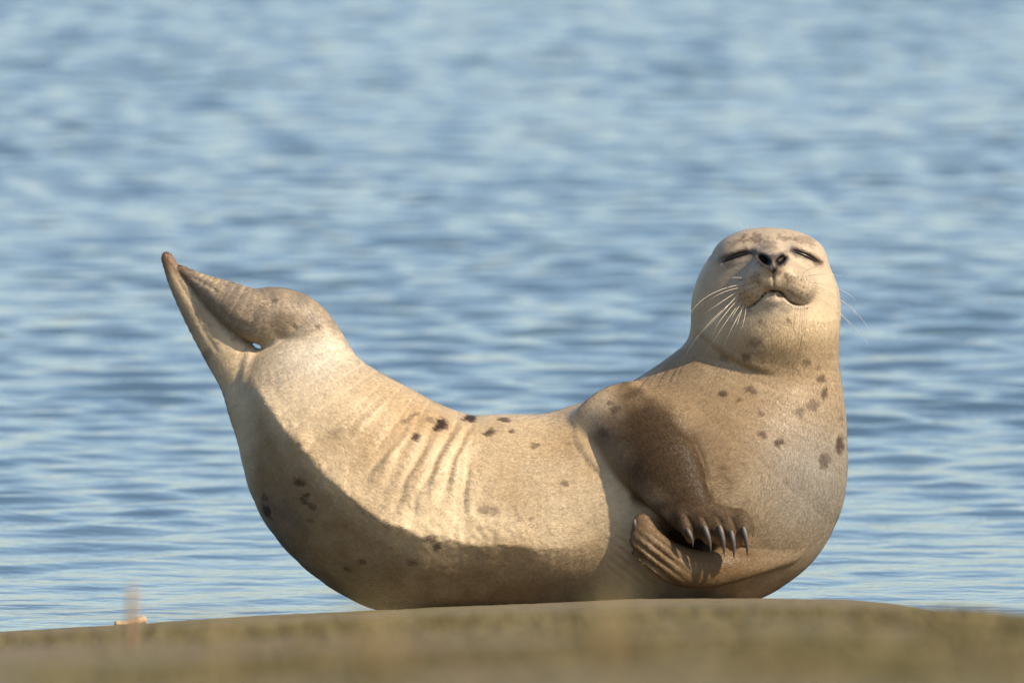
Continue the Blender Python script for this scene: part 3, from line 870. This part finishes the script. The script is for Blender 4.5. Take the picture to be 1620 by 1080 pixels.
# whiskers
wm, nt, N_, L_, b = new_mat('whisker')
nz = N_.new('ShaderNodeTexNoise'); nz.inputs['Scale'].default_value = 40
rp = N_.new('ShaderNodeValToRGB'); rp.color_ramp.elements[0].color = (0.42, 0.35, 0.25, 1); rp.color_ramp.elements[1].color = (0.62, 0.54, 0.42, 1)
L_.new(nz.outputs['Fac'], rp.inputs[0]); L_.new(rp.outputs[0], b.inputs['Base Color'])
b.inputs['Roughness'].default_value = 0.35
def hz(x, y): return (1040 + x / 4.5, 340 + y / 4.5)
WH = [((570, 500), (270, 640), (150, 920)), ((560, 545), (400, 650), (262, 742)), ((570, 560), (390, 750), (225, 905)), ((575, 590), (430, 760), (375, 885)),
      ((560, 590), (330, 800), (180, 1020)), ((580, 620), (450, 800), (335, 980)), ((610, 640), (520, 800), (455, 950)), ((590, 630), (530, 710), (490, 800)),
      ((600, 640), (560, 760), (520, 860)), ((575, 520), (420, 570), (300, 660)), ((590, 450), (530, 450), (480, 456)),
      ((620, 650), (600, 760), (560, 900)),
      ((1060, 480), (1270, 530), (1400, 625)), ((1100, 520), (1330, 640), (1520, 860)), ((1100, 560), (1320, 740), (1480, 920)), ((1080, 540), (1330, 640), (1400, 770)),
      ((1100, 590), (1280, 700), (1370, 835)), ((1050, 440), (1180, 425), (1290, 440)), ((1040, 400), (1110, 375), (1190, 365)), ((1090, 500), (1220, 560), (1300, 640)),
      ((620, 130), (595, 85), (565, 45)), ((650, 128), (640, 95), (632, 60)), ((960, 125), (985, 90), (1010, 55))]
for i, (a, m_, c) in enumerate(WH):
    A, M, C = [np.array(hz(*q)) for q in (a, m_, c)]
    w0 = surf(*A)
    out = 45 if i < 20 else 4
    pts = []; rad = []
    for k in range(13):
        t = k / 12
        # quadratic through the middle point
        p = A * (1 - t) * (1 - 2 * t) + M * 4 * t * (1 - t) + C * t * (2 * t - 1)
        ww = w0 - 3 + out * math.sin(t * math.pi * 0.7) - 25 * t * t * (1 if i < 20 else 0)
        pts.append((p[0], p[1], ww)); rad.append((0.42 if i < 20 else 0.3) * (1 - 0.75 * t))
    VV, FF = tube(pts, rad, 5)
    me = mesh_np('whisker', to_world(VV) - base, FF); me.materials.append(wm)
    link(bpy.data.objects.new('whisker', me), seal)

# ------------------------------------------------------------------ things on the bank
def gz(x, y):
    return float(ground_h(np.array([[x]]), np.array([[y]]))[0, 0])

def simple_mat(name, c0, c1, scale, rough=0.8):
    m, nt, N, L, b = new_mat(name)
    tc = N.new('ShaderNodeTexCoord'); nz = N.new('ShaderNodeTexNoise'); nz.inputs['Scale'].default_value = scale; nz.inputs['Detail'].default_value = 4
    L.new(tc.outputs['Object'], nz.inputs['Vector'])
    rp = N.new('ShaderNodeValToRGB'); rp.color_ramp.elements[0].position = 0.3; rp.color_ramp.elements[1].position = 0.7
    rp.color_ramp.elements[0].color = (*c0, 1); rp.color_ramp.elements[1].color = (*c1, 1)
    L.new(nz.outputs['Fac'], rp.inputs[0]); L.new(rp.outputs[0], b.inputs['Base Color'])
    b.inputs['Roughness'].default_value = rough
    return m
wood_mat = simple_mat('dry driftwood', (0.24, 0.155, 0.085), (0.42, 0.31, 0.19), 160)
stem_mat = simple_mat('dead reed stem', (0.17, 0.105, 0.062), (0.27, 0.18, 0.11), 60)
straw_mat = simple_mat('dry straw', (0.2, 0.15, 0.068), (0.34, 0.26, 0.125), 20)
olive_mat = simple_mat('low bank plants', (0.075, 0.07, 0.019), (0.15, 0.108, 0.042), 5)

# driftwood chip on the edge of the bank
def stick(name, a, b, r0, r1, mat, rings=14, sides=9, bend=0.0, seed=1):
    rr = np.random.default_rng(seed)
    a = np.array(a, float); b = np.array(b, float); t = b - a; L = np.linalg.norm(t); t /= L
    s1 = np.cross(t, (0, 1, 0.01)); s1 /= np.linalg.norm(s1); s2 = np.cross(t, s1)
    VV = []; FF = []
    for k in range(rings + 1):
        q = k / rings
        c = a + t * L * q + s1 * bend * math.sin(math.pi * q)
        r = (r0 + (r1 - r0) * q) * (1 + 0.12 * math.sin(9 * q + seed) + rr.normal(0, 0.05))
        if k in (0, rings): r *= 0.8
        for s in range(sides):
            th = 2 * math.pi * s / sides
            f = 1 + 0.13 * math.sin(3 * th + 2 * q + seed)
            VV.append(c + r * f * (math.cos(th) * s1 + math.sin(th) * s2))
    for k in range(rings):
        for s in range(sides):
            s2_ = (s + 1) % sides
            FF.append((k * sides + s, k * sides + s2_, (k + 1) * sides + s2_, (k + 1) * sides + s))
    n = len(VV)
    VV += [a - t * r0 * 0.15, b + t * r1 * 0.15]
    for s in range(sides):
        s2_ = (s + 1) % sides
        FF.append((n, s2_, s, s)); FF.append((n + 1, rings * sides + s, rings * sides + s2_, rings * sides + s2_))
    me = bpy.data.meshes.new(name)
    me.from_pydata([tuple(v) for v in VV], [], [tuple(dict.fromkeys(f)) for f in FF]); me.update()
    me.polygons.foreach_set('use_smooth', [True] * len(me.polygons))
    me.materials.append(mat)
    return me
yb = BANK_Y + 0.015
x0, x1 = (188 - 810) / 1000, (237 - 810) / 1000
me = stick('driftwood', (x0, yb, gz(x0, yb) + 0.003), (x1, yb + 0.01, gz(x1, yb) + 0.0055), 0.003, 0.0072, wood_mat, bend=-0.002)
link(bpy.data.objects.new('driftwood', me), None, 'small pale broken stick lying on the bank edge at left', 'driftwood')

def at_px(u, d):
    """ground x, y for an image column at distance d from the lens"""
    return (u - 810) / 1000 * d / DIST, -DIST * math.cos(THETA) + d
x, y = at_px(205, 11.6)
z = gz(x, y); CAMZ = AIM.z + DIST * math.sin(THETA)
def row_z(v, d):
    return CAMZ - d * math.tan(THETA + math.atan((v - 540) / 1000 / DIST))
me = stick('reed_stub', (x, y, z - 0.01), (x + 0.001, y, row_z(926, 11.6)), 0.004, 0.0046, stem_mat, seed=3)
link(bpy.data.objects.new('reed_stub', me), None, 'upright reddish brown reed stub standing on the bank beside the broken stick', 'reed stub')

def tuft(u, d, top_v, n, spread, label, seed, mat=None, group='dry grass tufts on the near bank'):
    rr = np.random.default_rng(seed)
    x, y = at_px(u, d); z = gz(x, y)
    H = row_z(top_v, d) - z
    root = bpy.data.objects.new('grass_tuft', None); root.location = (x, y, z)
    link(root, None, label, 'grass', group)
    VV = []; FF = []
    for i in range(n):
        a = rr.uniform(0, 6.28); r = spread * rr.uniform(0.05, 1) ** 0.7; h = H * rr.uniform(0.45, 1.0)
        bx, by = 0.25 * r * math.cos(a), 0.25 * r * math.sin(a)
        tx, ty = r * math.cos(a), r * math.sin(a)
        w = rr.uniform(0.0008, 0.0018)
        b0 = len(VV)
        for k in range(5):
            q = k / 4
            cx = bx + (tx - bx) * q ** 1.8; cy = by + (ty - by) * q ** 1.8; cz = -0.004 + (h + 0.004) * (q - 0.12 * q * q) / 0.88
            ww = w * (1 - 0.85 * q)
            VV += [(cx - ww * math.sin(a + 1), cy + ww * math.cos(a + 1), cz), (cx + ww * math.sin(a + 1), cy - ww * math.cos(a + 1), cz)]
        for k in range(4):
            FF.append((b0 + 2 * k, b0 + 2 * k + 1, b0 + 2 * k + 3, b0 + 2 * k + 2))
    me = mesh_np('blades', np.array(VV), np.array(FF)); me.materials.append(mat or straw_mat)
    link(bpy.data.objects.new('blades', me), root, kind='stuff')
tuft(600, 7.6, 905, 45, 0.036, 'dry straw-coloured grass tuft blurred below the seal belly', 1)
tuft(965, 7.8, 900, 55, 0.038, 'dry straw-coloured grass tuft blurred below the lower fore flipper', 2)
tuft(345, 7.4, 915, 18, 0.04, 'sparse dry grass tuft blurred below the hind end of the seal', 3)

green_mat = simple_mat('green blades', (0.035, 0.05, 0.014), (0.09, 0.1, 0.03), 20)
tuft(388, 13.6, 990, 90, 0.026, 'dark green low grass tuft on the bank right of the broken stick', 4, green_mat, None)

# low plants that cover parts of the bank
def bank_plants(n):
    rr = np.random.default_rng(9)
    d = 13.8 - 8.0 * rr.random(n) ** 0.9
    u = rr.uniform(-500, 2100, n)
    x = (u - 810) / 1000 * d / DIST; y = -DIST * math.cos(THETA) + d
    P2 = np.stack([x, y, 0 * x], 1)
    m = (vnoise(P2 * np.array([1, .45, 1]), 2.6, 21) + 0.5 * vnoise(P2, 9, 22)) > 0.12
    x, y = x[m], y[m]; n = len(x)
    z = ground_h(x[None], y[None])[0]
    h = rr.uniform(0.003, 0.011, n); a = rr.uniform(0, 6.28, n); lean = rr.uniform(0.2, 1.2, n) * h
    w = rr.uniform(0.0015, 0.004, n)
    B = np.stack([x, y, z - 0.001], 1); S = np.stack([np.cos(a), np.sin(a), 0 * a], 1) * w[:, None]
    Tp = B + np.stack([-np.sin(a) * lean, np.cos(a) * lean, h], 1)
    VV = np.stack([B - S, B + S, Tp], 1).reshape(-1, 3)
    me = mesh_np('ground_cover', VV, np.arange(3 * n).reshape(-1, 3)); me.materials.append(olive_mat)
    o = bpy.data.objects.new('ground_cover', me)
    link(o, None, 'low olive and brown plants covering patches of the bank', 'ground cover', kind='stuff')
bank_plants(110000)
